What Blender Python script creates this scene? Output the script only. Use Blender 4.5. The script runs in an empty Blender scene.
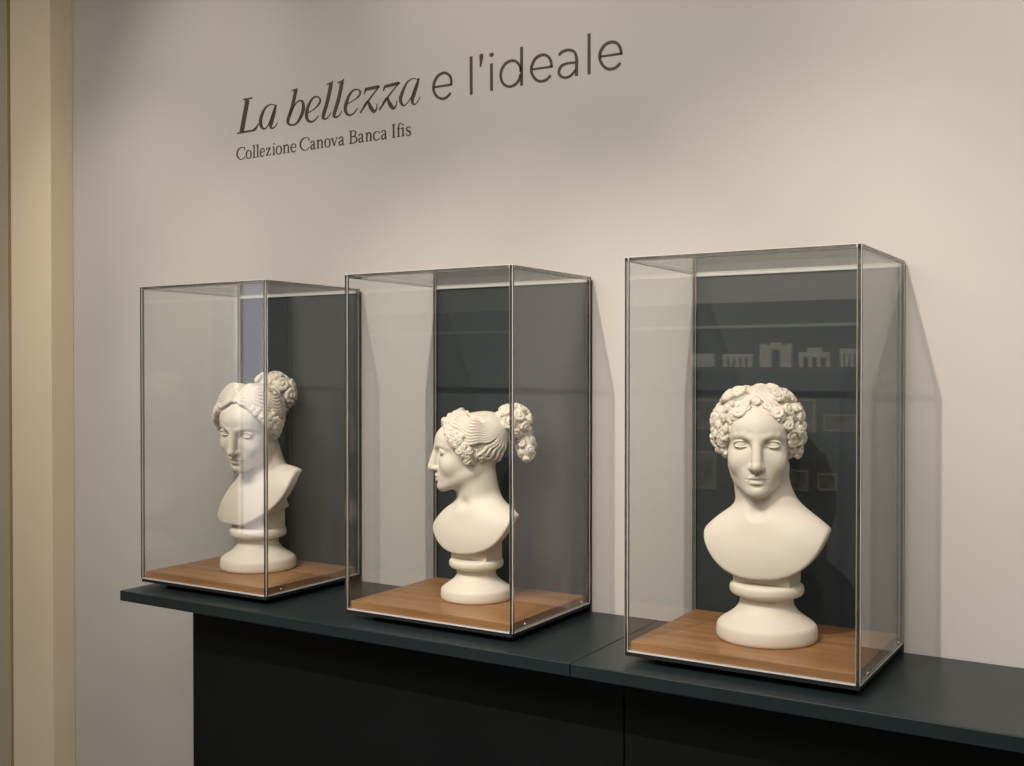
import bpy, bmesh, math, random
import numpy as np

S = bpy.context.scene
COL = S.collection
R = math.radians

# ---------------------------------------------------------------- camera, exposure, world, lights
cam_data = bpy.data.cameras.new('camera'); cam = bpy.data.objects.new('camera', cam_data); COL.objects.link(cam)
cam.location = (.9757, -2.2157, 1.5575)
cam.rotation_euler = (R(90) - .0117, 0, .5519)
cam_data.sensor_width = 36; cam_data.lens = 36 * 1077.0 / 1024; cam_data.clip_start = .02
S.camera = cam
S.view_settings.view_transform = 'Standard'; S.view_settings.look = 'None'
S.view_settings.gamma = 1; S.view_settings.use_curve_mapping = False
S.view_settings.exposure = 0.2
S.cycles.max_bounces = 14; S.cycles.transparent_max_bounces = 32; S.cycles.transmission_bounces = 12; S.cycles.glossy_bounces = 8
S.cycles.caustics_refractive = False; S.cycles.caustics_reflective = False
world = bpy.data.worlds.new('world'); S.world = world; world.use_nodes = True
world.node_tree.nodes['Background'].inputs[0].default_value = (.5, .55, .6, 1)
world.node_tree.nodes['Background'].inputs[1].default_value = .05


def spot(name, loc, target, power, size, blend, col=(1, .895, .775), radius=.014):
    L = bpy.data.lights.new(name, 'SPOT'); L.energy = power; L.spot_size = R(size); L.spot_blend = blend
    L.color = col; L.shadow_soft_size = radius
    o = bpy.data.objects.new(name, L); COL.objects.link(o); o.location = loc
    d = np.array(target, float) - np.array(loc, float)
    import mathutils
    o.rotation_euler = mathutils.Vector(d).to_track_quat('-Z', 'Y').to_euler()
    return o


# the gallery's track spots, then two lamps added to brighten the mirrored far wall: (lamp position, aim, watts, cone, blend)
SPOTS = [((-1.14, -2.05, 3.06), (-1.08, -.15, 1.35), 66, 44, .85),
         ((-.44, -2.05, 3.06), (-.39, -.15, 1.28), 128, 40, .85),
         ((.20, -2.05, 3.06), (.33, -.15, 1.28), 122, 44, .9),
         ((-1.75, -1.55, 3.06), (-1.78, 0, 1.75), 36, 40, 1.0),
         ((-1.42, -1.05, 3.06), (-1.40, 0, 2.3), 17, 52, 1.0),
         ((-.30, -1.25, 3.06), (-.35, 0, 2.6), 24, 58, 1.0),
         ((1.10, -2.05, 3.06), (1.05, 0, 2.05), 98, 58, 1.0),
         ((-.70, -2.05, 3.06), (-.9, -4.2, 1.4), 150, 60, 1.0),
         ((-.85, -3.1, 3.06), (-.85, -4.2, 2.35), 70, 75, 1.0)]
for i, (a, b, p, s, bl) in enumerate(SPOTS):
    spot('spot_light', a, b, p, s, bl)
_area = bpy.data.lights.new('daylight', 'AREA'); _area.shape = 'RECTANGLE'; _area.size = .25; _area.size_y = 1.0
_area.energy = 10; _area.color = (.72, .82, 1.0)
_ao = bpy.data.objects.new('daylight', _area); COL.objects.link(_ao); _ao.location = (-4.73, -4.05, 1.65); _ao.rotation_euler = (R(90), 0, R(180))
_amb = bpy.data.lights.new('ambient_fill', 'AREA'); _amb.shape = 'RECTANGLE'; _amb.size = 5.0; _amb.size_y = 2.4  # soft overhead fill added to lift the whole room, no real fitting
_amb.energy = 98; _amb.color = (1, .94, .88)
_bo = bpy.data.objects.new('ambient_fill', _amb); COL.objects.link(_bo); _bo.location = (0, -2.4, 3.14)


# ---------------------------------------------------------------- materials
def principled(name, col, rough=.5, spec=.5, metal=0.):
    m = bpy.data.materials.new(name); m.use_nodes = True
    b = m.node_tree.nodes['Principled BSDF']
    b.inputs['Base Color'].default_value = (*col, 1); b.inputs['Roughness'].default_value = rough
    b.inputs['Specular IOR Level'].default_value = spec; b.inputs['Metallic'].default_value = metal
    return m, m.node_tree, b


def noise_color(m, nt, b, c0, c1, scale, detail=4, stretch=(1, 1, 1), bump=0., bump_scale=None, dist=.002):
    tc = nt.nodes.new('ShaderNodeTexCoord'); mp = nt.nodes.new('ShaderNodeMapping'); mp.inputs['Scale'].default_value = stretch
    nz = nt.nodes.new('ShaderNodeTexNoise'); nz.inputs['Scale'].default_value = scale; nz.inputs['Detail'].default_value = detail
    cr = nt.nodes.new('ShaderNodeValToRGB'); cr.color_ramp.elements[0].color = (*c0, 1); cr.color_ramp.elements[1].color = (*c1, 1)
    cr.color_ramp.elements[0].position = .35; cr.color_ramp.elements[1].position = .65
    L = nt.links; L.new(tc.outputs['Object'], mp.inputs[0]); L.new(mp.outputs[0], nz.inputs[0]); L.new(nz.outputs[0], cr.inputs[0]); L.new(cr.outputs[0], b.inputs['Base Color'])
    if bump:
        n2 = nt.nodes.new('ShaderNodeTexNoise'); n2.inputs['Scale'].default_value = bump_scale or scale * 4; n2.inputs['Detail'].default_value = 3
        bp = nt.nodes.new('ShaderNodeBump'); bp.inputs['Strength'].default_value = bump; bp.inputs['Distance'].default_value = dist
        L.new(mp.outputs[0], n2.inputs[0]); L.new(n2.outputs[0], bp.inputs['Height']); L.new(bp.outputs[0], b.inputs['Normal'])


def mat_noise(name, c0, c1, rough, scale=3, spec=.5, **k):
    m, nt, b = principled(name, c0, rough, spec); noise_color(m, nt, b, c0, c1, scale, **k); return m


M = {}
M['wall'] = mat_noise('greige wall paint', (.50, .475, .445), (.52, .495, .465), .75, 2.5, .25, bump=.15, bump_scale=180, dist=.0006)
M['cream'] = mat_noise('cream painted trim', (.80, .665, .48), (.82, .685, .50), .5, 3, .4, bump=.1, bump_scale=90, dist=.0005)
M['cream2'] = mat_noise('ochre painted panel', (.44, .37, .27), (.46, .39, .285), .5, 3, .4)
M['groove'] = mat_noise('brass strip', (.30, .22, .12), (.33, .25, .14), .35, 8, .5)
M['dark'] = mat_noise('blue black satin lacquer', (.010, .018, .020), (.012, .021, .023), .36, 5, .45, bump=.08, bump_scale=300, dist=.0003)
M['panel'] = mat_noise('slate green backboard', (.030, .038, .040), (.033, .041, .043), .6, 5, .4)
M['cabinet'] = mat_noise('near black cabinet lacquer', (.0035, .0048, .0052), (.0045, .0058, .0064), .55, 5, .2)
M['foot'] = mat_noise('black plinth', (.010, .011, .012), (.012, .013, .014), .7, 5, .3)
M['ceiling'] = mat_noise('white ceiling paint', (.7, .68, .64), (.72, .70, .66), .8, 3, .2)
M['floor'] = mat_noise('grey resin floor', (.16, .15, .14), (.19, .18, .165), .35, 1.4, .5)
M['ink'] = mat_noise('umber vinyl letters', (.060, .047, .037), (.066, .052, .041), .55, 20, .3)
M['metal'] = principled('black powder coat', (.02, .02, .02), .4)[0]
M['steel'] = principled('polished steel screw', (.7, .68, .65), .2, .5, 1.)[0]
M['frame'] = mat_noise('gilded frame', (.42, .33, .20), (.50, .40, .25), .4, 40, .5)
M['paper'] = mat_noise('pale paper relief', (.75, .72, .65), (.55, .52, .46), .7, 30, .3)
M['sketch'] = mat_noise('toned drawing', (.05, .045, .04), (.30, .28, .25), .6, 14, .3)


def plaster(name, a, b_):
    m, nt, b = principled(name, a, .55, .35); noise_color(m, nt, b, a, b_, 14, bump=.12, bump_scale=260, dist=.0006)
    b.inputs['Subsurface Weight'].default_value = .12; b.inputs['Subsurface Radius'].default_value = (1, .7, .45); b.inputs['Subsurface Scale'].default_value = .003
    return m


M['plaster'] = plaster('white plaster', (.725, .66, .56), (.75, .685, .585))


def wood():
    m, nt, b = principled('oak veneer', (.4, .22, .1), .38, .4); L = nt.links
    tc = nt.nodes.new('ShaderNodeTexCoord'); mp = nt.nodes.new('ShaderNodeMapping'); mp.inputs['Scale'].default_value = (1.2, 14, 14)
    nz = nt.nodes.new('ShaderNodeTexNoise'); nz.inputs['Scale'].default_value = 3.0; nz.inputs['Detail'].default_value = 8; nz.inputs['Distortion'].default_value = .6
    cr = nt.nodes.new('ShaderNodeValToRGB'); e = cr.color_ramp.elements
    e[0].position = .3; e[0].color = (.31, .150, .058, 1); e[1].position = .7; e[1].color = (.47, .245, .105, 1)
    mp2 = nt.nodes.new('ShaderNodeMapping'); mp2.inputs['Scale'].default_value = (3, 160, 160)
    n2 = nt.nodes.new('ShaderNodeTexNoise'); n2.inputs['Scale'].default_value = 3.0; n2.inputs['Detail'].default_value = 3
    mx = nt.nodes.new('ShaderNodeMixRGB'); mx.blend_type = 'MULTIPLY'; mx.inputs[0].default_value = .35
    L.new(tc.outputs['Object'], mp.inputs[0]); L.new(mp.outputs[0], nz.inputs[0]); L.new(nz.outputs[0], cr.inputs[0])
    L.new(tc.outputs['Object'], mp2.inputs[0]); L.new(mp2.outputs[0], n2.inputs[0]); L.new(cr.outputs[0], mx.inputs[1]); L.new(n2.outputs['Fac'], mx.inputs[2])
    L.new(mx.outputs[0], b.inputs['Base Color']); return m


M['wood'] = wood()


def acrylic_sheet():
    """thin clear sheet: straight-through transmission plus a Schlick surface reflection on both faces"""
    m = bpy.data.materials.new('clear acrylic sheet'); m.use_nodes = True; nt = m.node_tree; nt.nodes.clear(); L = nt.links
    out = nt.nodes.new('ShaderNodeOutputMaterial'); tr = nt.nodes.new('ShaderNodeBsdfTransparent'); gl = nt.nodes.new('ShaderNodeBsdfGlossy')
    tr.inputs[0].default_value = (.988, .993, .99, 1); gl.inputs['Roughness'].default_value = .0
    geo = nt.nodes.new('ShaderNodeNewGeometry'); dot = nt.nodes.new('ShaderNodeVectorMath'); dot.operation = 'DOT_PRODUCT'
    L.new(geo.outputs['Incoming'], dot.inputs[0]); L.new(geo.outputs['Normal'], dot.inputs[1])
    def mt(op, a, b=None):
        n = nt.nodes.new('ShaderNodeMath'); n.operation = op
        for i, v in enumerate((a, b)):
            if v is None: continue
            if hasattr(v, 'links'): L.new(v, n.inputs[i])
            else: n.inputs[i].default_value = v
        return n.outputs[0]
    f = mt('ADD', mt('MULTIPLY', mt('POWER', mt('SUBTRACT', 1.0, mt('ABSOLUTE', dot.outputs['Value'])), 4.4), .955), .045)
    mx = nt.nodes.new('ShaderNodeMixShader'); L.new(f, mx.inputs[0]); L.new(tr.outputs[0], mx.inputs[1]); L.new(gl.outputs[0], mx.inputs[2]); L.new(mx.outputs[0], out.inputs[0])
    return m


def acrylic_edge(name, whiten):
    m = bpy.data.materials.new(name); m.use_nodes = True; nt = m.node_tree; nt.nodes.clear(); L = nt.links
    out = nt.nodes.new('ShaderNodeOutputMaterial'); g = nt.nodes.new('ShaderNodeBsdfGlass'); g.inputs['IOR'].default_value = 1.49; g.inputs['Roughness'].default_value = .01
    g.inputs[0].default_value = (.62, .60, .58, 1)  # grey tint stands for the dark room mirrored inside the edge
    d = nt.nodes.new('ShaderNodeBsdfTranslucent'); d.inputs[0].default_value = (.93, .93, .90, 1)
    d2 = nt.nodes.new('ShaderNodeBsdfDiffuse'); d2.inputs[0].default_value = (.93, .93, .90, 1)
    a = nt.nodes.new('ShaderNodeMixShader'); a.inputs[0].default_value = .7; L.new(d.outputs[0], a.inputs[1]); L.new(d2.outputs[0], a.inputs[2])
    mx = nt.nodes.new('ShaderNodeMixShader'); mx.inputs[0].default_value = whiten; L.new(g.outputs[0], mx.inputs[1]); L.new(a.outputs[0], mx.inputs[2]); L.new(mx.outputs[0], out.inputs[0])  # the white share paints in the light caught along an edge
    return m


M['sheet'] = acrylic_sheet(); M['edge'] = acrylic_edge('polished acrylic edge', .0); M['edge_lit'] = acrylic_edge('highlit acrylic edge', .8)


def emission(name, col, s):
    m = bpy.data.materials.new(name); m.use_nodes = True; nt = m.node_tree; nt.nodes.clear()
    o = nt.nodes.new('ShaderNodeOutputMaterial'); e = nt.nodes.new('ShaderNodeEmission'); e.inputs[0].default_value = (*col, 1); e.inputs[1].default_value = s
    nt.links.new(e.outputs[0], o.inputs[0]); return m


M['daylight'] = emission('daylight behind glazing', (.95, .93, 1.0), 2.3)
M['lens'] = emission('lamp lens', (1, .88, .7), 12)


# ---------------------------------------------------------------- mesh helpers
def link(name, me, m, parent=None, smooth=False):
    if m is not None and not me.materials: me.materials.append(m)
    o = bpy.data.objects.new(name, me); COL.objects.link(o)
    if parent is not None: o.parent = parent
    if smooth: me.polygons.foreach_set('use_smooth', [True] * len(me.polygons))
    return o


def box_bm(bm, x0, x1, y0, y1, z0, z1, bev=0., seg=2):
    vs = [bm.verts.new((x, y, z)) for z in (z0, z1) for y in (y0, y1) for x in (x0, x1)]
    fs = [bm.faces.new([vs[i] for i in q]) for q in ((0, 2, 3, 1), (4, 5, 7, 6), (0, 1, 5, 4), (2, 6, 7, 3), (0, 4, 6, 2), (1, 3, 7, 5))]
    if bev:
        es = list({e for f in fs for e in f.edges}); bmesh.ops.bevel(bm, geom=es, offset=bev, segments=seg, profile=.5, affect='EDGES')


def box(name, b, m, parent=None, bev=0., kind=None, seg=2):
    bm = bmesh.new(); box_bm(bm, *b, bev, seg); me = bpy.data.meshes.new(name); bm.to_mesh(me); bm.free()
    o = link(name, me, m, parent)
    if kind: o['kind'] = kind
    return o


def lathe_bm(bm, prof, n=64, c=(0, 0)):
    rings = []
    for r, z in prof:
        rings.append([bm.verts.new((c[0] + r * math.cos(2 * math.pi * i / n), c[1] + r * math.sin(2 * math.pi * i / n), z)) for i in range(n)] if r > 1e-6 else [bm.verts.new((c[0], c[1], z))])
    for a, b in zip(rings, rings[1:]):
        for i in range(n):
            j = (i + 1) % n
            if len(a) == 1 and len(b) == 1: continue
            if len(a) == 1: bm.faces.new((a[0], b[j], b[i]))
            elif len(b) == 1: bm.faces.new((a[i], a[j], b[0]))
            else: bm.faces.new((a[i], a[j], b[j], b[i]))


def empty(name, label, cat, loc=(0, 0, 0), group=None, rz=0.):
    o = bpy.data.objects.new(name, None); COL.objects.link(o); o.location = loc; o.rotation_euler = (0, 0, rz); o.empty_display_size = .1
    o['label'] = label; o['category'] = cat
    if group: o['group'] = group
    return o


def tag(o, label, cat, group=None):
    o['label'] = label; o['category'] = cat
    if group: o['group'] = group
    return o


# ---------------------------------------------------------------- the room
XL, XR, YF, ZC = -5.2, 3.2, -4.2, 3.16
box('wall_back', (XL, XR, 0, .12, 0, ZC), M['wall'], kind='structure')
box('wall_left', (XL - .12, XL, YF, .12, 0, ZC), M['cream2'], kind='structure')
box('wall_right', (XR, XR + .12, YF, .12, 0, ZC), M['wall'], kind='structure')
box('wall_front', (XL, XR, YF - .12, YF, 0, ZC), M['wall'], kind='structure')
box('floor', (XL - .12, XR + .12, YF - .12, .12, -.1, 0), M['floor'], kind='structure')
box('ceiling', (XL - .12, XR + .12, YF - .12, .12, ZC, ZC + .1), M['ceiling'], kind='structure')
box('trim_1', (-2.253, -2.047, -.082, 0, 0, ZC), M['cream'], bev=.002, kind='structure')
box('trim_2', (-2.271, -2.253, -.072, 0, 0, ZC), M['groove'], kind='structure')
box('trim_3', (-3.2, -2.271, -.082, 0, 0, ZC), M['cream2'], bev=.002, kind='structure')
# window far to the left behind the camera
wb = box('window_1', (-4.92, -4.58, YF, YF + .04, .30, 2.30), M['cream'], kind='structure', bev=.003)
gl = box('window_pane', (-4.87, -4.63, YF + .035, YF + .046, .36, 2.25), M['daylight'], wb)
box('window_mullion', (-4.835, -4.82, YF + .04, YF + .06, .36, 2.25), M['groove'], wb)

# ---------------------------------------------------------------- display cases
CW, CD, CH, Z0 = .4425, .3545, .753, 1.02       # acrylic outer size, underside height
T = .008                                        # sheet thickness
BACKY = -.008
case = empty('display_case', '', 'display case', (0, 0, 1.0))
case_parts = []


def cbox(name, b, m, bev=0., label=None):
    o = box(name, b, m, case, bev, seg=1 if name == 'polished_edge' else 2); case_parts.append(o)
    if name == 'polished_edge' and m is M['edge']:      # chamfer highlights painted in with the whitened material
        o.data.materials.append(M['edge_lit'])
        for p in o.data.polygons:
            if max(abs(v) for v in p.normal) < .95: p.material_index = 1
    if label: o['label'] = label
    return o


zb, zt = Z0 - 1.0, Z0 - 1.0 + CH
cbox('plinth_foot', (.045, CW - .045, -CD + .045, BACKY - .01, 0, zb - .008), M['foot'])
cbox('under_board', (.0015, CW - .0015, -CD + .0015, BACKY, zb - .008, zb), M['foot'], .001)
cbox('wooden_base', (T + .001, CW - T - .001, -CD + T + .001, BACKY - T - .001, zb, zb + .0189), M['wood'], .0012)
cbox('back_board', (.003, CW - .001, BACKY + .001, -.001, 0, zt - T - .0005), M['panel'], .001)
TB = .003
s0, s1 = zb + TB, zt - T
cbox('acrylic_panel', (T, CW - T, -CD, -CD + T, s0, s1), M['sheet'])
cbox('acrylic_panel', (0, T, -CD + T, BACKY - T, s0, s1), M['sheet'])
cbox('acrylic_panel', (CW - T, CW, -CD + T, BACKY - T, s0, s1), M['sheet'])
cbox('acrylic_panel', (T, CW - T, -CD + T, BACKY, s1 + .0002, zt), M['sheet'])
for x in (0, CW - T):
    for y in (-CD, BACKY - T):
        cbox('polished_edge', (x, x + T, y, y + T, zb, zt), M['edge'], .0010)
for y in (-CD, BACKY - T):                       # painted highlights on the edges below, clear ones above
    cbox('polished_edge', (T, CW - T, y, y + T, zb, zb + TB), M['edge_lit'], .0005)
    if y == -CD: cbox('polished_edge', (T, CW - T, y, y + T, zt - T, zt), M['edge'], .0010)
cbox('polished_edge', (T, CW - T, BACKY - .005, BACKY, zt - T - .0045, zt - T), M['edge_lit'], .0005)  # painted highlight along the top back edge
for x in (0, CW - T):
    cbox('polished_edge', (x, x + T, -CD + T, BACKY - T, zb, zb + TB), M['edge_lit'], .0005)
    cbox('polished_edge', (x, x + T, -CD + T, BACKY - T, zt - T, zt), M['edge'], .0010)


def screw(x, y, z, sx):
    bm = bmesh.new(); prof = [(0, 0), (.0036, 0), (.0036, .0008), (.0026, .0022), (.0012, .0024), (.0010, .0014), (0, .0014)]
    lathe_bm(bm, prof, 16); me = bpy.data.meshes.new('screw'); bm.to_mesh(me); bm.free()
    o = link('screw', me, M['steel'], case, True); o.rotation_euler = (0, sx * math.pi / 2, 0); o.location = (x, y, z); case_parts.append(o)


for y in (-CD + .05, BACKY - .05):
    screw(CW, y, zb + .011, 1); screw(0, y, zb + .011, -1)

CASES = [(-1.2961, 'clear acrylic display case at the left end of the shelf, bust with bowed head inside'),
         (-.6116, 'clear acrylic display case in the middle of the row, bust in profile inside'),
         (.0812, 'clear acrylic display case at the right of the row, curly haired bust facing forward inside')]
for i, (x, lab) in enumerate(CASES):
    if i == 0: r = case
    else:
        r = case.copy(); COL.objects.link(r)
        for p in case_parts:
            c = p.copy(); COL.objects.link(c); c.parent = r
    r.location = (x, 0, 1.0); r['label'] = lab; r['group'] = 'acrylic display cases on the shelf'

# ---------------------------------------------------------------- console
wt = empty('worktop', 'long dark blue-black worktop under the three display cases', 'worktop', (0, 0, .974))
box('slab', (-1.2984, -.0028, -.418, -.0005, 0, .026), M['dark'], wt, .0018)
box('slab', (-.0012, 2.4, -.418, -.0005, 0, .026), M['dark'], wt, .0018)
for (x0, x1, lab) in ((-1.143, .064, 'dark cabinet under the worktop, left of the vertical joint'), (.066, 2.3, 'dark cabinet under the worktop, right of the vertical joint')):
    cb = empty('cabinet', lab, 'cabinet', (x0, 0, 0), 'cabinets under the worktop')
    w = x1 - x0
    box('carcass', (.001, w - .001, -.30, -.001, .0, .973), M['cabinet'], cb)
    box('front_panel', (.0005, w - .0005, -.32, -.3005, .004, .9735), M['cabinet'], cb, .0012)

BUST_H = .115
# ---------------------------------------------------------------- sculpting in a distance field
def rot_zyx(yaw, roll, pitch):
    """yaw about z, then roll about the facing axis, then pitch (degrees)"""
    a, b, c = (math.radians(v) for v in (yaw, roll, pitch))
    Rz = np.array([[math.cos(a), -math.sin(a), 0], [math.sin(a), math.cos(a), 0], [0, 0, 1]])
    Ry = np.array([[math.cos(b), 0, math.sin(b)], [0, 1, 0], [-math.sin(b), 0, math.cos(b)]])
    Rx = np.array([[1, 0, 0], [0, math.cos(c), -math.sin(c)], [0, math.sin(c), math.cos(c)]])
    return Rz @ Ry @ Rx


def R_(d): return d * math.pi / 180


class Clay:
    """signed distance volume in centimetres; every stroke only touches the voxels near it"""
    def __init__(self, lo, hi, h=0.13):
        self.lo = np.array(lo, float); self.h = h
        self.n = (np.ceil((np.array(hi, float) - self.lo) / h)).astype(int)
        self.v = np.full(self.n, 2.0, np.float32)
        self.ax = [self.lo[i] + h * np.arange(self.n[i]) for i in range(3)]
        self.R = np.eye(3); self.t = np.zeros(3); self.s = 1.0

    def frame(self, R=None, t=(0, 0, 0), s=1.0):
        self.R = np.eye(3) if R is None else R; self.t = np.array(t, float); self.s = s

    def w(self, p): return self.R @ (np.array(p, float) * self.s) + self.t

    def box(self, pts, rad):
        pts = np.array(pts); lo = pts.min(0) - rad; hi = pts.max(0) + rad
        a = np.maximum(0, np.floor((lo - self.lo) / self.h).astype(int))
        b = np.minimum(self.n, np.ceil((hi - self.lo) / self.h).astype(int) + 1)
        if (b <= a).any(): return None
        sl = tuple(slice(a[i], b[i]) for i in range(3))
        X = self.ax[0][sl[0]][:, None, None]; Y = self.ax[1][sl[1]][None, :, None]; Z = self.ax[2][sl[2]][None, None, :]
        return sl, X, Y, Z

    def mix(self, sl, d, k, op):
        v = self.v[sl]; d = d.astype(np.float32)
        if op == 'sub': v, d = -v, d
        if k > 0:
            h = np.maximum(k - np.abs(v - d), 0) / k
            r = np.minimum(v, d) - h * h * k * .25
        else:
            r = np.minimum(v, d)
        self.v[sl] = -r if op == 'sub' else r

    def ell(self, c, r, k=.8, op='add', tilt=None):
        """ellipsoid in the current frame; tilt = extra rotation matrix"""
        c = self.w(c); r = np.array(r, float) * self.s; R = self.R if tilt is None else self.R @ tilt
        g = self.box([c], r.max() + k + .6)
        if g is None: return
        sl, X, Y, Z = g; X, Y, Z = X - c[0], Y - c[1], Z - c[2]
        q = [(R[0, i] * X + R[1, i] * Y + R[2, i] * Z) for i in range(3)]
        k0 = np.sqrt(sum((q[i] / r[i]) ** 2 for i in range(3)))
        k1 = np.sqrt(sum((q[i] / r[i] ** 2) ** 2 for i in range(3)))
        self.mix(sl, k0 * (k0 - 1.0) / np.maximum(k1, 1e-6), k, op)

    def cap(self, a, b, ra, rb, k=.5, op='add', world=False):
        if not world: a, b = self.w(a), self.w(b); ra *= self.s; rb *= self.s
        g = self.box([a, b], max(ra, rb) + k + .25)
        if g is None: return
        sl, X, Y, Z = g; e = b - a; L = max(float(e @ e), 1e-9)
        t = np.clip(((X - a[0]) * e[0] + (Y - a[1]) * e[1] + (Z - a[2]) * e[2]) / L, 0, 1)
        d = np.sqrt((X - a[0] - t * e[0]) ** 2 + (Y - a[1] - t * e[1]) ** 2 + (Z - a[2] - t * e[2]) ** 2) - (ra + (rb - ra) * t)
        self.mix(sl, d, k, op)

    def path(self, pts, rad, k=.3, op='add'):
        n = len(pts)
        if np.isscalar(rad): rad = [rad] * n
        for i in range(n - 1): self.cap(pts[i], pts[i + 1], rad[i], rad[i + 1], k, op)

    def curl(self, p, nrm, R, turns=1.25, hand=1, start=0., k=.05, lift=.3):
        """snail curl: a spiral tube wound up on a small mound, in the current frame"""
        nrm = np.array(nrm, float); nrm /= np.linalg.norm(nrm)
        u = np.cross(nrm, [0.13, .21, 1.0]); u /= np.linalg.norm(u); w = np.cross(nrm, u); p = np.array(p, float)
        self.cap(p - nrm * R * .7, p - nrm * R * .3, R * .8, R * .68, .1)
        n = int(9 * turns); pts = []; rr = []
        for i in range(n + 1):
            f = i / n; a = start + hand * f * turns * 2 * math.pi; q = R * (1 - .85 * f) * .76
            pts.append(p + (u * math.cos(a) + w * math.sin(a)) * q + nrm * R * lift * (.3 + f * .7)); rr.append(R * (.235 - .05 * f))
        for i in range(n): self.cap(pts[i], pts[i + 1], rr[i], rr[i + 1], k)

    def mesh(self, name, scale):
        import openvdb
        g = openvdb.FloatGrid(2.0); g.copyFromArray(self.v)
        pts, tris, quads = g.convertToPolygons(isovalue=0.0, adaptivity=0.0)
        P = (pts * self.h + self.lo) * .01 * scale
        me = bpy.data.meshes.new(name)
        nv, nq, nt = len(P), len(quads), len(tris)
        me.vertices.add(nv); me.vertices.foreach_set('co', P.astype(np.float32).ravel())
        q = quads[:, ::-1] if nq else quads
        loops = np.concatenate([q.ravel(), tris[:, ::-1].ravel()]) if nt else q.ravel()
        me.loops.add(len(loops)); me.loops.foreach_set('vertex_index', loops.astype(np.int32))
        me.polygons.add(nq + nt)
        me.polygons.foreach_set('loop_start', np.concatenate([np.arange(nq) * 4, nq * 4 + np.arange(nt) * 3]).astype(np.int32))
        me.update(calc_edges=True); me.validate()
        me.polygons.foreach_set('use_smooth', np.ones(nq + nt, bool))
        # the field may be inside out: point the faces outwards
        vol = 0.
        co = P; a = co[q[:, 0]]; b = co[q[:, 1]]; c = co[q[:, 2]]
        vol = float((np.cross(a, b) * c).sum())
        if vol < 0: me.flip_normals()
        return me


def face(c):
    """a classical face in the head frame (cm): eyes at z 0, facing -y"""
    c.ell((0, .9, 1.9), (6.7, 8.7, 7.4), .5)                       # skull
    c.ell((0, -2.2, -2.6), (5.55, 5.7, 7.0), 1.2)                  # face block
    c.ell((0, -3.6, 2.6), (5.3, 4.9, 4.2), 1.5)                    # forehead
    c.ell((0, -2.2, -6.2), (4.55, 4.9, 3.7), 1.5)                  # jaw
    for s in (-1, 1):
        c.cap((s * 4.4, .8, -5.2), (s * 1.5, -5.6, -8.6), 1.3, 1.2, 1.6)   # jaw line
        c.ell((s * 3.1, -5.0, -3.4), (2.2, 2.2, 2.6), 1.4)                 # cheek
    c.ell((0, -5.9, -6.4), (2.7, 2.1, 2.4), 1.4)                   # muzzle
    c.ell((0, -6.5, -9.1), (1.7, 1.45, 1.35), 1.3)                 # chin
    for s in (-1, 1):                                              # eye sockets
        c.ell((s * 2.9, -8.9, -.1), (1.9, 1.7, 1.25), 1.1, 'sub')
        c.ell((s * 1.75, -8.9, -.1), (.75, 1.5, 1.2), .8, 'sub')
    for s in (-1, 1):                                              # brows running into the nose
        c.path([(s * .75, -7.95, .2), (s * 1.1, -8.0, 1.1), (s * 2.3, -7.5, 1.55), (s * 3.6, -6.6, 1.5), (s * 4.7, -5.2, .9)],
               [.35, .36, .32, .25, .15], .9)
    c.cap((0, -7.6, 2.2), (0, -9.5, -3.7), .8, .78, .7)            # straight bridge
    c.cap((0, -8.4, -1.), (0, -9.1, -4.3), .75, 1.0, .5)
    c.ell((0, -9.55, -4.15), (.85, .85, .78), .4)                  # tip
    for s in (-1, 1):
        c.ell((s * 1.0, -8.3, -4.4), (.52, .9, .62), .4)         # wings
        c.ell((s * .55, -8.9, -5.15), (.32, .5, .3), .2, 'sub')    # nostrils
    for s in (-1, 1):                                              # eyes
        e = np.array((s * 2.95, -6.22, -.2)); c.ell(e, (1.4, 1.26, 1.2), .1)
        def lid(ang, up, r=1.37):
            x = math.sin(ang) * 1.42; z = math.cos(ang) * up
            y = -math.sqrt(max(.05, r * r - .55 * x * x - .6 * z * z))
            return e + (x, y * .98 + abs(x) * .05, z)
        ang = [math.radians(v) for v in (-90, -62, -35, -10, 15, 40, 65, 90)]
        c.path([lid(a, .74) for a in ang], [.08, .14, .18, .2, .2, .18, .14, .08], .08)
        c.path([lid(a, -.5) for a in ang], [.05, .06, .08, .09, .09, .08, .06, .05], .15)
        c.path([lid(a, 1.12, 1.22) for a in ang[1:-1]], .12, .15, 'sub')
    # mouth
    c.path([(-1.95, -7.15, -6.75), (-1.1, -7.75, -6.42), (-.35, -8.1, -6.2), (0, -8.1, -6.3), (.35, -8.1, -6.2), (1.1, -7.75, -6.42), (1.95, -7.15, -6.75)],
           [.18, .38, .42, .4, .42, .38, .18], .25)
    c.path([(-1.6, -7.2, -7.0), (-.8, -7.65, -7.3), (0, -7.85, -7.38), (.8, -7.65, -7.3), (1.6, -7.2, -7.0)], [.2, .46, .52, .46, .2], .25)
    c.path([(-2.1, -7.45, -6.78), (-1.1, -8.2, -6.78), (0, -8.5, -6.83), (1.1, -8.2, -6.78), (2.1, -7.45, -6.78)], [.1, .13, .13, .13, .1], .1, 'sub')
    c.ell((0, -8.3, -5.6), (.26, .4, .5), .3, 'sub')               # philtrum
    c.ell((0, -8.4, -8.15), (1.1, .5, .32), .5, 'sub')             # hollow under the lip
    for s in (-1, 1):                                              # ears
        c.ell((s * 5.9, .9, -1.2), (.5, 1.3, 2.2), .3)
        c.path([(s * 6.2, -.2, .2), (s * 6.7, .8, 1.0), (s * 6.8, 1.9, .4), (s * 6.6, 1.9, -1.2), (s * 6.2, .7, -3.0)], .3, .2)


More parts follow.
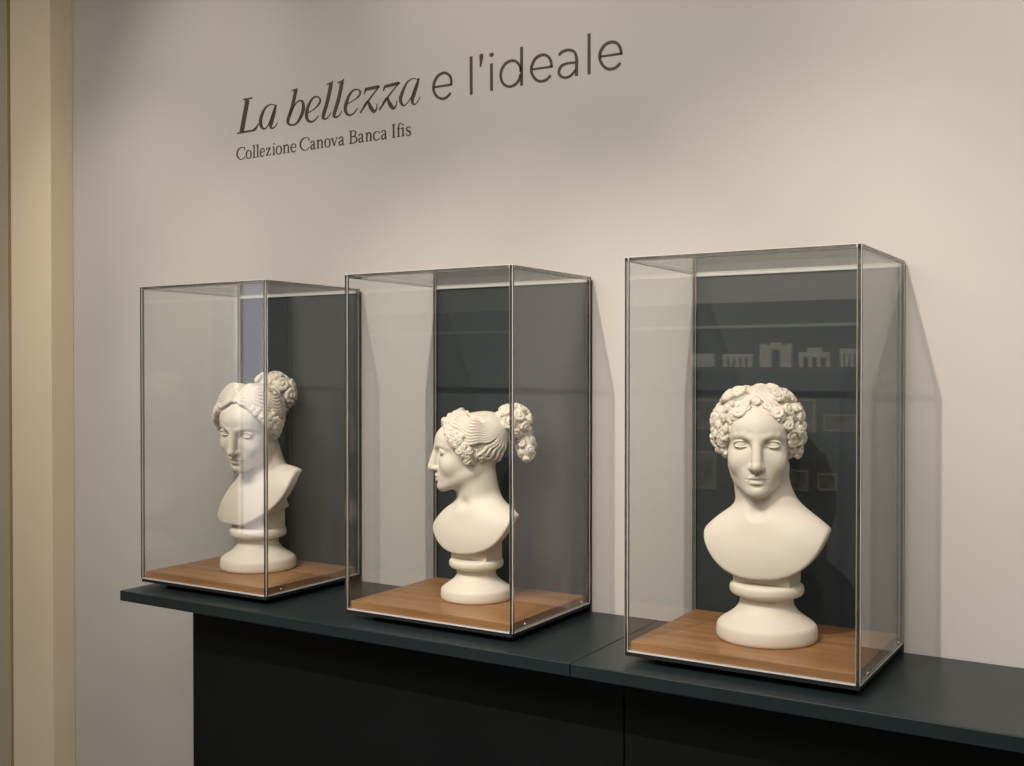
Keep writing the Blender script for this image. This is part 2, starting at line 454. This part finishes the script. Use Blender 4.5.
def torso(c, hp, R, hs, lean=(0, 0), tilt=0., depth=6.1, wide=1., drop=0.):
    """neck, shoulders and chest cut to a rounded apron; chest frame in cm, socle foot at z 0"""
    face_R = R; c.frame(R, hp, hs); a = c.w((0, 1.7, -3.5)); a2 = c.w((0, .9, -7.0)); c.frame()
    c.cap(a, np.array((lean[0], 1.9, 23.5)), 5.1 * hs, 5.5, 1.4)
    c.cap(a2, np.array((lean[0] * .6, .6, 24.0)), 4.1 * hs, 4.3, 1.6)
    Q = rot_zyx(0, -tilt, 0); c.frame(Q, np.array((0, 0, 21.)) - Q @ np.array((0, 0, 21.)))
    for s in (-1, 1):
        c.cap((s * 1.5, 2.4, 24.9 + .6 * s - drop), (s * 10.3 * wide, 2.2, 18.0 - drop), 3.3, 2.8, 2.2)
        c.cap((s * 2.0, -2.0, 22.8 - drop), (s * 11.0 * wide, -.3, 18.3 - drop), 2.2, 2.4, 2.6)
    c.ell((0, -.4, 16.0 - drop * .7), (13.4 * wide, depth, 10.5), 2.4)
    c.ell((0, -5.4, 25.0), (1.1, 1.1, .9), 1.6, 'sub')             # pit of the throat
    X = c.ax[0][:, None, None]; Y = c.ax[1][None, :, None]; Z = c.ax[2][None, None, :]
    Xo, Zo = X, Z; a = R_(tilt); X = Xo * math.cos(a) + (Zo - 21) * math.sin(a); Z = 21 - Xo * math.sin(a) + (Zo - 21) * math.cos(a)
    up = np.maximum(24.5 - drop - Z, 0)
    cy = (Y + 6) * .03
    o = ((np.abs(X) / (12.9 * wide - cy * 1.2)) ** 2.5 + (up / (12.4 - drop - cy * 2.2)) ** 2.0) ** (1 / 2.1)
    d = (o - 1.0) * 9.0 + 0 * Y
    body = c.v
    # thickness: only a shell under the front survives below the shoulders
    sh = int(round(3.0 / c.h)); inner = np.full_like(body, 2.0); inner[:, sh:, :] = body[:, :-sh, :]
    hollow = np.maximum(inner, np.broadcast_to((Z - 22.0 + drop - (Y * .2)), body.shape))
    hollow = np.maximum(hollow, np.broadcast_to(-np.maximum(np.abs(X) - 4.8, Y - 2.6) - 0 * Z, body.shape))
    new = np.maximum(body, d.astype(np.float32))
    h = np.maximum(.5 - np.abs(body - d), 0) / .5
    new = np.maximum(body, d) + h * h * .5 * .25
    new = np.maximum(new, -hollow).astype(np.float32)
    c.v = new


def skin(p, out=0.0, c=(0, .9, 1.9), r=(6.7, 8.7, 7.4)):
    """push a direction out to the skull surface"""
    c = np.array(c); r = np.array(r) + out; d = np.array(p, float) - c
    return c + d / math.sqrt(((d / r) ** 2).sum())


def nrm(p, c=(0, .9, 1.9), r=(6.7, 8.7, 7.4)):
    n = (np.array(p) - np.array(c)) / np.array(r) ** 2
    return n / np.linalg.norm(n)


def sph(az, el, out=0.):
    """point on the skull: azimuth 0 = face, +90 = the head's left; elevation up"""
    a, e = math.radians(az), math.radians(el)
    return skin(np.array((0, .9, 1.9)) + np.array((math.sin(a) * math.cos(e), -math.cos(a) * math.cos(e), math.sin(e))) * 5, out)


def lock(c, keys, r=.32, amp=.25, waves=3., ph=0., out=.55, k=.12, taper=True):
    """a wavy strand lying on the skull through (azimuth, elevation[, out]) keys"""
    K = np.array([(q + (0,))[:3] for q in keys], float); n = max(8, int(5 * waves * 1.3)); n = max(n, 6 * (len(K) - 1))
    T = np.linspace(0, len(K) - 1, n + 1); pts = []; rad = []
    for t in T:
        i = min(int(t), len(K) - 2); f = t - i
        p0, p1, p2, p3 = K[max(i - 1, 0)], K[i], K[i + 1], K[min(i + 2, len(K) - 1)]
        q = .5 * (2 * p1 + (p2 - p0) * f + (2 * p0 - 5 * p1 + 4 * p2 - p3) * f * f + (3 * p1 - p0 - 3 * p2 + p3) * f ** 3)
        p = sph(q[0], q[1], out + q[2]); s = t / (len(K) - 1)
        q2 = sph(q[0] + 2, q[1], out + q[2]); q3 = sph(q[0], q[1] + 2, out + q[2])
        d = (K[-1] - K[0])[:2]; d = d / (np.linalg.norm(d) + 1e-6)
        side = (q2 - p) / (np.linalg.norm(q2 - p) + 1e-6) * -d[1] + (q3 - p) / np.linalg.norm(q3 - p) * d[0]
        pts.append(p + side * amp * math.sin(ph + s * waves * 2 * math.pi) + nrm(p) * .1 * math.cos(ph + s * waves * 2 * math.pi))
        rad.append(r * (1 - .45 * s if taper else 1))
    c.path(pts, rad, k)
def hair_curly(c):
    """C: smooth crown, a wreath of big snail curls, clusters of small curls at the temples"""
    rnd = random.Random(4)
    c.ell((0, 1.5, 2.6), (7.0, 8.5, 7.5), .3)
    # keep the face free: cut the cap back in front
    c.ell((0, -8.6, -3.2), (5.4, 4.5, 8.6), .2, 'sub')
    c.ell((0, -3.5, -11.5), (9.5, 8.5, 9.), .3, 'sub')
    for az in range(-172, 180, 8):                                  # combed crown
        lock(c, [(az, 86, .35), (az + 4, 68, .35), (az + 6, 54, .3)], .42, .12, 1.4, rnd.random() * 6, .15, .2)
    for az in list(range(-104, -8, 7)) + list(range(12, 108, 7)):   # strands between wreath and temple curls
        s = 1 if az > 0 else -1
        lock(c, [(s * 6 + az * .5, 50, .2), (az * .8 + s * 4, 36 - abs(az) * .04, .45), (az + s * 10, 22 - abs(az) * .1, .5)], .4, .2, 2, rnd.random() * 6, .3, .15)
    for i, az in enumerate((-150, -126, -104, -82, -60, -38, 36, 58, 80, 102, 126, 150, 176)):   # wreath
        p = sph(az, 53 - 7 * abs(math.sin(math.radians(az))) + (i % 2) * 3, 1.55); c.curl(p, nrm(p), 1.8 + .2 * (i % 3), 1.5, 1 if az > 0 else -1, i * 1.3)
    for x, z, R in ((-3, 43, 1.15), (16, 48, .9), (-20, 49, .95), (6, 52, .7)):
        p = sph(x, z, .6); c.curl(p, nrm(p), R, 1.5, 1, 2.)
    for s in (-1, 1):
        for row, (el, az0, az1, n) in enumerate(((27, 25, 108, 5), (18, 33, 108, 5), (7, 43, 108, 4), (-4, 50, 108, 4), (-15, 57, 108, 4), (-26, 63, 104, 3), (-37, 72, 94, 2))):
            for j in range(n):
                f = j / (n - 1.); az = az0 + (az1 - az0) * f + rnd.uniform(-2.5, 2.5)
                bulge = (.6 + 1.05 * min(1, f * 1.8)) if row < 6 else .9
                if j == 0: bulge = .6
                p = sph(s * az, el + rnd.uniform(-3.5, 3.5), rnd.uniform(-.1, .3) + bulge)
                c.cap(p, skin(p, .0), .75, .9, .3)
                n_ = nrm(p) + np.array((rnd.uniform(-.5, .5), rnd.uniform(-.7, .1), rnd.uniform(-.4, .3)))
                c.curl(p, n_, rnd.uniform(1.3, 1.8), 1.35, rnd.choice((-1, 1)), rnd.random() * 6)
        for j in range(9):                                           # little curls over the forehead
            p = sph(s * (13 + j * 2.4 + rnd.uniform(-2, 2)), 34 - j * 1.9 + rnd.uniform(-3, 3), .45); c.curl(p, nrm(p), rnd.uniform(.75, 1.0), 1.25, s, rnd.random() * 6)
    for az in range(112, 252, 12):                                   # nape
        for el in (34, 22, 10, -4, -17, -28):
            p = sph(az + el * .3, el, .8); c.curl(p, nrm(p), 1.15, 1.3, 1, rnd.random() * 6)


def hair_wavy(c, B):
    """A and B: parted waves drawn back over the ears into a raised knot"""
    rnd = random.Random(9 if B else 5)
    c.ell((0, 1.5, 2.5), (6.95, 8.45, 7.3), .3)
    c.ell((0, -8.8, -3.0), (5.6, 4.4, 8.8), .2, 'sub')
    c.ell((0, -3.5, -11.3), (9.5, 8.5, 9.), .3, 'sub')
    for s in (-1, 1):
        for j in range(9):                                           # waves framing the forehead, going over the ear
            o = j * .11
            lock(c, [(s * 1.5, 43 + j * 4.2, .1), (s * (17 + j * 2), 35 + j * 4.4, .55 + o), (s * (50 + j * 2), 14 + j * 5.2, .75 + o), (s * (88 + j), 4 + j * 4.6, .6 + o), (s * 122, 8 + j * 4.2, .3), (s * 150, 16 + j * 3.4, .2)],
                 .41, .27, 4.6, 1. + j * .22, .45, .05, False)
        for j in range(5):                                           # crown
            lock(c, [(s * 3, 82 - j * 2, .3), (s * (50 + j * 8), 76 - j * 4, .3), (s * (110 + j * 4), 60 - j * 3, .3), (s * 155, 42 - j, .2)], .42, .14, 3, j, .3, .08, False)
        for j in range(5):                                           # drawn up from the nape
            lock(c, [(s * (96 + j * 15), -26 + j * -1., .2), (s * (118 + j * 10), -6, .35), (s * (150 + j * 4), 14, .3)], .42, .18, 2.5, j, .3, .06, False)


def curls_side(c, sides, seed=2):
    rnd = random.Random(seed)
    for s in sides:
        for (az, el, R, o) in ((38, 20, .75, .6), (46, 14, .8, .8), (54, 19, .7, .8), (52, 6, .85, .9), (61, 12, .8, .9), (60, 0, .85, 1.), (68, 5, .85, 1.1), (66, -8, .85, 1.),
                               (74, -2, .9, 1.2), (76, -11, .9, 1.1), (72, -17, .85, 1.), (82, -8, .85, 1.2), (80, -19, .85, 1.), (77, -27, .8, .9), (84, -28, .7, .8), (44, 26, .6, .6), (70, 15, .75, .9), (34, 27, .6, .5)):
            p = sph(s * az, el, o + .7); c.cap(p, skin(p, 0.), .7, .9, .3); c.curl(p, nrm(p) + np.array((0, rnd.uniform(-.5, .2), rnd.uniform(-.4, .3))), R * 1.6, 1.4, rnd.choice((-1, 1)), rnd.random() * 6)
        for (az, el, R) in ((112, -20, .8), (120, -12, .8), (106, -27, .7), (118, -26, .75), (110, -34, .6), (127, -20, .8)):
            p = sph(s * az, el, .5); c.curl(p, nrm(p), R, 1.3, s, rnd.random() * 6)


def band(c):
    """B: curls massed over the forehead like a diadem"""
    rnd = random.Random(3)
    for az in range(-76, 77, 12):
        for el, R in ((41, 1.1), (52, 1.05), (62, .95)):
            p = sph(az * 1.0 + (el % 2) * 4, el - abs(az) * .08, 1.15); c.cap(p, skin(p, 0.), .8, .9, .3); c.curl(p, nrm(p), R + rnd.uniform(-.1, .15), 1.3, rnd.choice((-1, 1)), rnd.random() * 6)


def knot(c, centre, r, n, R, seed=1, turns=1.3, ridge=False):
    rnd = random.Random(seed); centre = np.array(centre, float); r = np.array(r, float)
    c.ell(centre, r * .82, .6)
    for i in range(n):
        z = 1 - 2 * (i + .5) / n; a = i * 2.39996; d = np.array((math.cos(a) * math.sqrt(1 - z * z), math.sin(a) * math.sqrt(1 - z * z), z))
        p = centre + d * r * rnd.uniform(.82, 1.02)
        c.curl(p, d / r, R * rnd.uniform(.82, 1.18), turns, rnd.choice((-1, 1)), rnd.random() * 6)
BUSTS = {
    'C': dict(foot=.975, scale=1.0, hp=(-1.6, -.6, 38.5), rot=(17, 0, 3), hs=1.0, lean=(-.6, 0), tilt=3, sz=.97),
    'B': dict(foot=.94, scale=.88, hp=(-1.8, -1.2, 38.2), rot=(-51, 0, 0), hs=1.0, lean=(0, 0), tilt=7, turn=-2, wide=1.03, drop=.5, sz=.92),
    'A': dict(foot=.96, scale=1.04, hp=(1.3, -4.4, 36.5), rot=(10, 5, 15), hs=1.0, lean=(.8, 0), tilt=25, turn=5, wide=1.12, drop=2.2, sz=.92),
}


def make_bust_meshes(key, h=.13):
    b = BUSTS[key]; R = rot_zyx(*b['rot']); hp = b['hp']; hs = b['hs']
    c = Clay((-14, -15, 11.5), (14, 11, 50), h)
    c.frame(R, hp, hs); face(c)
    torso(c, hp, R, hs, b['lean'], b['tilt'], b.get('depth', 6.1), b.get('wide', 1.), b.get('drop', 0.))
    body = c.mesh('head_and_chest', b['scale'])
    q = Clay((hp[0] - 12, hp[1] - 12, hp[2] - 12), (hp[0] + 12 + (6 if key == 'B' else 0), hp[1] + 16, hp[2] + 15), h * .72)
    q.frame(R, hp, hs)
    if key == 'C': hair_curly(q)
    elif key == 'B':
        hair_wavy(q, True); curls_side(q, (-1, 1)); band(q)
        knot(q, (0, 11.6, 7.6), (4.4, 4.6, 4.3), 26, 1.9, 3)
        knot(q, (0, 15.2, 1.2), (2.5, 2.4, 4.2), 14, 1.5, 5)
        q.ell((0, 4.5, 4.6), (6.2, 6.5, 5.6), .8)
    else:
        hair_wavy(q, False); curls_side(q, (-1, 1), 7)
        knot(q, (0, 12.3, 4.4), (5.2, 4.7, 5.5), 30, 2.2, 8)
    hair = q.mesh('hair', b['scale'])
    return body, hair
TITLE = [
    ('L', ['-12690,1244,178 -12925,373,179', '-12861,1276,41 -12506,1279,40', '-13111,345,34 -12832,356,54 -12463,353,47', '-12486,356,61 -12363,408,75 -12267,528,22']),
    ('a', ['-11627,958,32 -11805,1003,27 -12007,924,67 -12152,712,128 -12180,502,131 -12077,358,60 -11942,391,33 -11784,601,35 -11627,909,36', '-11591,969,63 -11672,751,135 -11784,471,145 -11798,374,97 -11718,332,40 -11607,384,29 -11540,474,22']),
    ('b', ['-11010,1275,33 -10850,1286,54 -10793,1307,44', '-10850,1276,132 -10990,827,132 -11135,522,124 -11144,410,94 -11035,339,51 -10840,357,60 -10667,529,111 -10580,743,130 -10601,906,84 -10708,968,39 -10838,920,32 -10990,763,34 -11078,612,35']),
    ('e', ['-10410,593,29 -10176,675,30 -10007,797,65 -9974,903,63 -10070,989,37 -10239,970,54 -10396,783,102 -10465,568,129 -10423,403,94 -10283,338,57 -10135,384,37 -10029,482,24']),
    ('l', ['-9735,1272,33 -9581,1292,48 -9515,1324,44', '-9581,1276,135 -9715,822,135 -9862,462,127 -9854,375,68 -9758,360,41 -9654,420,27 -9592,507,20']),
    ('l', ['-9363,1262,33 -9200,1286,48 -9130,1323,44', '-9200,1270,133 -9323,833,133 -9476,461,126 -9472,376,69 -9378,355,40 -9263,419,27 -9214,506,21']),
    ('e', ['-9035,655,27 -8793,732,28 -8621,818,53 -8581,921,60 -8672,995,36 -8833,986,51 -8994,821,97 -9088,584,124 -9056,424,93 -8935,347,49 -8794,391,36 -8673,500,23']),
    ('z', ['-8446,835,20 -8394,957,48', '-8414,960,63 -8001,968,69 -7935,980,26', '-7951,973,23 -8256,693,38 -8582,365,46', '-8474,506,31 -8335,636,37 -8237,475,95 -8120,344,72 -8030,412,32 -8022,539,20']),
    ('z', ['-7807,835,20 -7768,945,47', '-7776,946,62 -7346,968,69 -7282,986,26', '-7289,981,22 -7615,699,37 -7944,361,45', '-7827,514,30 -7692,643,36 -7596,469,94 -7481,348,71 -7393,407,31 -7374,531,19']),
    ('a', ['-6707,981,29 -6856,1023,25 -7044,938,51 -7195,703,108 -7252,530,113 -7177,385,61 -7063,400,28 -6876,601,30 -6707,936,30', '-6659,1004,46 -6745,792,114 -6857,538,122 -6868,411,84 -6794,357,37 -6690,427,26 -6623,537,19']),
    ('e', ['-6190,710,54 -5643,705,59', '-5657,696,77 -5678,880,79 -5775,987,69 -5900,1029,73 -6081,966,84 -6190,805,90 -6198,629,83 -6100,468,73 -5937,388,70 -5793,413,72 -5679,500,69']),
    ('l', ['-5068,1313,90 -5061,373,90']),
    ('apostrophe', ['-4763,1330,76 -4763,1272,125 -4777,1125,77 -4794,1013,42']),
    ('i', ['-4472,1051,88 -4466,388,88', '-4466,1310,68 -4466,1290,122 -4466,1238,122 -4466,1215,68']),
    ('d', ['-3613,1321,85 -3613,396,85', '-3639,730,78 -3646,830,74 -3722,953,67 -3861,1030,67 -4044,1001,77 -4171,864,83 -4202,698,80 -4145,534,71 -3994,428,66 -3828,434,73 -3695,528,81 -3639,674,81']),
    ('e', ['-3332,742,51 -2761,725,56', '-2786,718,68 -2812,873,77 -2898,988,70 -3026,1041,73 -3203,1001,83 -3316,851,87 -3339,687,82 -3251,521,73 -3106,426,71 -2929,440,72 -2812,528,70']),
    ('a', ['-2596,964,75 -2486,1035,77 -2314,1044,70 -2175,968,70 -2122,810,84 -2122,620,87 -2122,416,87', '-2159,729,55 -2377,739,62 -2533,694,76 -2590,579,83 -2549,477,71 -2423,418,65 -2283,439,67 -2143,555,63']),
    ('l', ['-1797,1342,85 -1796,404,85']),
    ('e', ['-1518,767,54 -952,753,54', '-967,742,73 -1011,908,76 -1100,1015,71 -1233,1055,76 -1398,1009,85 -1503,864,88 -1517,719,82 -1442,560,74 -1292,450,73 -1114,458,74 -996,547,72']),
]
SUBTITLE = [('C', -1.3129, -1.2804), ('o', -1.2766, -1.2536), ('l', -1.2494, -1.2384), ('l', -1.2354, -1.2244), ('e', -1.221, -1.2034), ('z', -1.1985, -1.1795), ('i', -1.1728, -1.1636), ('o', -1.1606, -1.1375), ('n', -1.1338, -1.1087), ('e', -1.1051, -1.0841), ('C', -1.0716, -1.0378), ('a', -1.0336, -1.0146), ('n', -1.0104, -0.9863), ('o', -0.9825, -0.9611), ('v', -0.9600, -0.9360), ('a', -0.9332, -0.9135), ('B', -0.896, -0.87), ('a', -0.865, -0.8461), ('n', -0.8402, -0.8186), ('c', -0.815, -0.7915), ('a', -0.789, -0.7691), ('I', -0.7528, -0.742), ('f', -0.7369, -0.723), ('i', -0.7218, -0.7124), ('s', -0.7089, -0.6902)]

# ---------------------------------------------------------------- socle and placing of the busts
def socle_mesh(scale, foot=1.):
    prof = [(0, 0), (9.4, 0), (9.75, .5), (9.85, 1.5), (9.7, 2.7), (9.35, 3.3), (9.05, 3.5), (8.7, 3.8), (7.5, 4.6), (6.25, 5.6), (5.45, 6.7), (5.1, 7.8), (5.15, 8.4), (5.6, 8.7),
            (6.4, 8.85), (6.9, 9.3), (7.05, 9.95), (6.95, 10.7), (6.5, 11.1), (5.6, 11.2), (0, 11.2)]
    # rounded profile: resample with a Catmull-Rom pass
    P = np.array(prof, float); q = [P[0], P[1]]
    for i in range(1, len(P) - 2):
        p0, p1, p2, p3 = P[i - 1], P[i], P[i + 1], P[i + 2]
        if i == 1: p0 = p1
        for f in (.25, .5, .75, 1.):
            q.append(.5 * (2 * p1 + (p2 - p0) * f + (2 * p0 - 5 * p1 + 4 * p2 - p3) * f * f + (3 * p1 - p0 - 3 * p2 + p3) * f ** 3))
    q.append(P[-1]); q = [(max(a, 0), b) for a, b in np.array(q) * .01 * scale]
    q = [(a * (foot if b < .075 * scale else 1), b) for a, b in q]; bm = bmesh.new(); lathe_bm(bm, q, 72)
    me = bpy.data.meshes.new('socle'); bm.to_mesh(me); bm.free(); me.polygons.foreach_set('use_smooth', [True] * len(me.polygons)); return me


def block_mesh(scale):
    bm = bmesh.new(); box_bm(bm, -5.6 * .01 * scale, 5.6 * .01 * scale, -3.6 * .01 * scale, 3.8 * .01 * scale,   .1105 * scale, .165 * scale, .003, 3)
    me = bpy.data.meshes.new('mounting_block'); bm.to_mesh(me); bm.free(); return me


PLACE = [('A', -1.075, -.158, 'white plaster bust with bowed head and high knotted wavy hair, in the left case'),
         ('B', -.378, -.172, 'white plaster bust turned in profile with curls tied at the back, in the middle case'),
         ('C', .3035, -.182, 'white plaster bust facing forward with thick curly hair, in the right case')]
for key, x, y, lab in PLACE:
    body, hair = make_bust_meshes(key, BUST_H)
    t = empty('portrait_bust', lab, 'bust', (x, y, Z0 + .0190), 'plaster busts in the acrylic cases', R(BUSTS[key].get('turn', 0)))
    sc = BUSTS[key]['scale']
    link('head_and_chest', body, M['plaster'], t); link('hair', hair, M['plaster'], t)
    so = link('socle', socle_mesh(sc, BUSTS[key].get('foot', 1.)), M['plaster'], t); so.scale[2] = BUSTS[key]['sz']; link('mounting_block', block_mesh(sc), M['plaster'], so)

# ---------------------------------------------------------------- lettering on the wall
def ribbon(bm, pts, w, y0=-.0012, y1=0.0):
    """a flat stroke with varying width, cut from thin vinyl"""
    n = len(pts); Lf = []; Rt = []
    for i in range(n):
        a = pts[max(i - 1, 0)]; b = pts[min(i + 1, n - 1)]; t = np.array(b) - np.array(a); L = np.linalg.norm(t); t = t / (L if L > 1e-9 else 1)
        nn = np.array((-t[1], t[0])) * w[i] / 2
        Lf.append(np.array(pts[i]) + nn); Rt.append(np.array(pts[i]) - nn)
    f = [[bm.verts.new((p[0], y, p[1])) for p in side] for y in (y0, y1) for side in (Lf, Rt)]
    for i in range(n - 1):
        for A, B in ((f[0], f[1]), (f[3], f[2]), (f[2], f[0]), (f[1], f[3])):
            bm.faces.new((A[i], A[i + 1], B[i + 1], B[i]))
    bm.faces.new((f[0][0], f[1][0], f[3][0], f[2][0])); bm.faces.new((f[0][-1], f[2][-1], f[3][-1], f[1][-1]))


def spline(K, per=6):
    K = np.array(K, float)
    if len(K) == 2: return K
    out = [K[0]]
    for i in range(len(K) - 1):
        p0, p1, p2, p3 = K[max(i - 1, 0)], K[i], K[i + 1], K[min(i + 2, len(K) - 1)]
        for j in range(1, per + 1):
            f = j / per; out.append(.5 * (2 * p1 + (p2 - p0) * f + (2 * p0 - 5 * p1 + 4 * p2 - p3) * f * f + (3 * p1 - p0 - 3 * p2 + p3) * f ** 3))
    return np.array(out)


title = empty('wall_lettering', 'large dark brown title lettering high on the wall, italic then plain letters', 'lettering', (0, 0, 2.2))
for name, strokes in TITLE:
    bm = bmesh.new()
    for s in strokes:
        K = spline([[float(v) * 1e-4 for v in q.split(',')] for q in s.split()])
        ribbon(bm, K[:, :2].tolist(), np.maximum(K[:, 2] * (.9 if name != 'z' else 1.15), .001).tolist())
    me = bpy.data.meshes.new('letter'); bm.to_mesh(me); bm.free(); link('letter', me, M['ink'], title)

# small serif alphabet, x 0..1 over the glyph width, z 0..1 over the cap height; X = x-height; 'w' relative to cap height
X = .64
TH, TN = .115, .05
SER = {
    'C': ["1.0,.80,.05 .93,.93,.05 .62,1.0,.05 .30,.90,.10 .10,.66,.13 .08,.40,.13 .28,.10,.10 .60,-.01,.05 .90,.08,.05 1.0,.24,.04", ".98,.98,.05 .99,.72,.05"],
    'o': [".5,.65,.05 .2,.58,.09 .1,.32,.12 .2,.08,.09 .5,-.01,.05 .8,.07,.09 .9,.32,.12 .8,.57,.09 .5,.65,.05"],
    'l': ["0,.98,.04 .5,1.04,.06", ".5,1.04,.115 .5,0,.115", "0,.02,.045 1,.02,.045"],
    'e': [".12,.36,.04 .92,.36,.05", ".92,.36,.08 .84,.56,.08 .52,.65,.05 .2,.56,.09 .08,.32,.12 .2,.08,.10 .55,-.01,.07 .95,.12,.04"],
    'z': [".08,.46,.04 .12,.61,.05", ".08,.61,.055 .9,.61,.055", ".85,.61,.10 .12,.03,.10", ".08,.03,.055 .92,.03,.055", ".92,.03,.05 1,.2,.04"],
    'i': ["0,.60,.04 .5,.66,.06", ".5,.66,.115 .5,0,.115", "0,.02,.045 1,.02,.045", ".5,.82,.06 .5,.86,.13 .5,.90,.13 .5,.94,.06"],
    'n': ["0,.60,.04 .2,.66,.06", ".2,.66,.115 .2,0,.115", ".02,.02,.045 .4,.02,.045", ".2,.48,.05 .42,.63,.07 .66,.63,.09 .8,.5,.115 .8,.25,.115 .8,0,.115", ".6,.02,.045 1,.02,.045"],
    'a': [".12,.50,.10 .25,.63,.06 .55,.65,.06 .72,.54,.10 .74,.3,.115 .74,.08,.11 .86,.0,.05 1,.05,.04", ".72,.38,.04 .35,.32,.08 .12,.18,.11 .25,.02,.09 .48,.01,.06 .72,.16,.04"],
    'v': ["0,.62,.045 .4,.62,.045", ".68,.62,.045 1,.62,.045", ".2,.62,.115 .52,.0,.10", ".86,.62,.05 .5,.0,.05"],
    'B': ["0,.98,.045 .3,.98,.045", "0,.02,.045 .3,.02,.045", ".22,1,.115 .22,0,.115", ".22,.98,.05 .6,.97,.06 .82,.86,.10 .82,.66,.10 .6,.54,.06 .22,.53,.05", ".22,.53,.05 .68,.51,.06 .96,.38,.11 .96,.16,.11 .68,.03,.06 .22,.02,.05"],
    'c': [".88,.48,.10 .82,.60,.06 .52,.65,.05 .2,.56,.09 .08,.32,.12 .2,.08,.10 .55,-.01,.07 .95,.12,.04"],
    'I': ["0,.98,.045 1,.98,.045", "0,.02,.045 1,.02,.045", ".5,1,.12 .5,0,.12"],
    'f': ["0,.02,.045 .8,.02,.045", ".38,0,.115 .38,.6,.115 .45,.9,.09 .75,1.02,.06 1.05,.98,.09", "0,.62,.045 1.2,.62,.045"],
    's': [".82,.48,.05 .78,.6,.05 .5,.65,.06 .22,.57,.09 .2,.43,.10 .5,.33,.12 .82,.22,.11 .82,.07,.09 .5,-.01,.06 .18,.05,.05 .12,.2,.05"],
}
sub = empty('wall_lettering', 'small dark serif subtitle line on the wall below the large title', 'lettering', (0, 0, 2.159))
for ch, x0, x1 in SUBTITLE:
    bm = bmesh.new(); Hc = .0340
    for s in SER[ch]:
        K = spline([[float(v) for v in q.split(',')] for q in s.split()], 4)
        ribbon(bm, [(x0 + k[0] * (x1 - x0), k[1] * Hc) for k in K], [max(k[2] * Hc * 1.22, .0010) for k in K], -.001)
    me = bpy.data.meshes.new('letter'); bm.to_mesh(me); bm.free(); link('letter', me, M['ink'], sub)

# ---------------------------------------------------------------- opposite side of the room, seen mirrored in the acrylic
YW = -4.2
fit = empty('wall_cabinet', 'dark display wall unit across the room, mirrored in the right case', 'cabinet', (0, YW, 0))
box('upper_panel', (-3.6, 3.0, 0, .10, 1.80, 1.925), M['panel'], fit, .002)
box('cornice_ledge', (-3.6, 3.0, 0, .16, 1.785, 1.80), M['wall'], fit, .001)
box('back_panel', (-3.6, 3.0, 0, .05, .0, 1.785), M['panel'], fit)
box('display_ledge', (-3.6, 3.0, .05, .17, 1.555, 1.575), M['panel'], fit, .001)


def relief(kind, x0, x1, h, lab):
    bm = bmesh.new(); w = x1 - x0
    if kind == 'slab': box_bm(bm, 0, w, -.012, .012, 0, h, .002)
    elif kind == 'arch':
        for a, b in ((0, w * .18), (w * .82, w)): box_bm(bm, a, b, -.014, .014, 0, h * .95, .001)
        box_bm(bm, w * .18, w * .36, -.012, .012, 0, h * .7, .001); box_bm(bm, w * .64, w * .82, -.012, .012, 0, h * .7, .001)
        box_bm(bm, w * .18, w * .82, -.012, .012, h * .7, h * .88, .001); box_bm(bm, w * .34, w * .66, -.012, .012, h * .88, h, .001)
    elif kind == 'gate':
        box_bm(bm, 0, w, -.012, .012, h * .5, h * .78, .001); box_bm(bm, w * .28, w * .72, -.012, .012, h * .78, h, .001)
        for a in (.0, .3, .58, .88): box_bm(bm, w * a, w * (a + .12), -.012, .012, 0, h * .5, .001)
    else:
        box_bm(bm, 0, w, -.012, .012, h * .72, h, .001)
        for a in (.02, .22, .42, .62, .84): box_bm(bm, w * a, w * (a + .13), -.012, .012, 0, h * .72, .001)
    me = bpy.data.meshes.new('plaster_relief'); bm.to_mesh(me); bm.free(); o = link('plaster_relief', me, M['paper']); o.location = (x0, YW + .12, 1.5752)
    tag(o, lab, 'relief', 'small pale reliefs mirrored in the right case')


relief('slab', -1.30, -1.17, .075, 'plain low pale relief, mirrored leftmost in the right case')
relief('gate2', -1.12, -.95, .070, 'low pale relief with columns, mirrored second from left in the right case')
relief('arch', -.91, -.74, .130, 'tall pale arch relief, mirrored above the curly haired head')
relief('gate', -.70, -.54, .100, 'pale gateway relief, mirrored right of the tall arch relief')
relief('gate2', -.49, -.36, .095, 'pale relief mirrored at the right front edge of the right case')


def picture(x0, x1, z0, z1, lab, wide=.014):
    t = empty('framed_picture', lab, 'picture', (x0, YW + .05, z0), 'framed pictures mirrored in the right case')
    w, h = x1 - x0, z1 - z0; bm = bmesh.new()
    box_bm(bm, 0, w, 0, .02, 0, wide); box_bm(bm, 0, w, 0, .02, h - wide, h); box_bm(bm, 0, wide, 0, .02, wide, h - wide); box_bm(bm, w - wide, w, 0, .02, wide, h - wide)
    me = bpy.data.meshes.new('frame'); bm.to_mesh(me); bm.free(); link('frame', me, M['frame'], t)
    box('picture_sheet', (wide, w - wide, .002, .010, wide, h - wide), M['sketch'], t)


picture(-1.34, -1.17, 1.23, 1.40, 'gold framed picture mirrored left of the curly hair')
picture(-.82, -.63, 1.23, 1.41, 'gold framed picture mirrored just right of the curly hair')
picture(-.59, -.42, 1.24, 1.33, 'low wide framed picture mirrored by the front edge of the right case', .010)
picture(-1.34, -1.18, .90, 1.11, 'framed picture mirrored at cheek height left of the forward facing bust')
picture(-.77, -.67, .92, 1.03, 'small square picture mirrored beside the neck of the forward facing bust', .010)
picture(-.62, -.52, .93, 1.02, 'small square picture mirrored nearest the right front edge of the case', .010)

# ---------------------------------------------------------------- track and lamps under the ceiling
tr = box('lighting_track', (-2.6, 1.9, -2.07, -2.03, ZC - .035, ZC), M['metal'], bev=.002); tag(tr, 'black ceiling track that carries the spotlights', 'track')
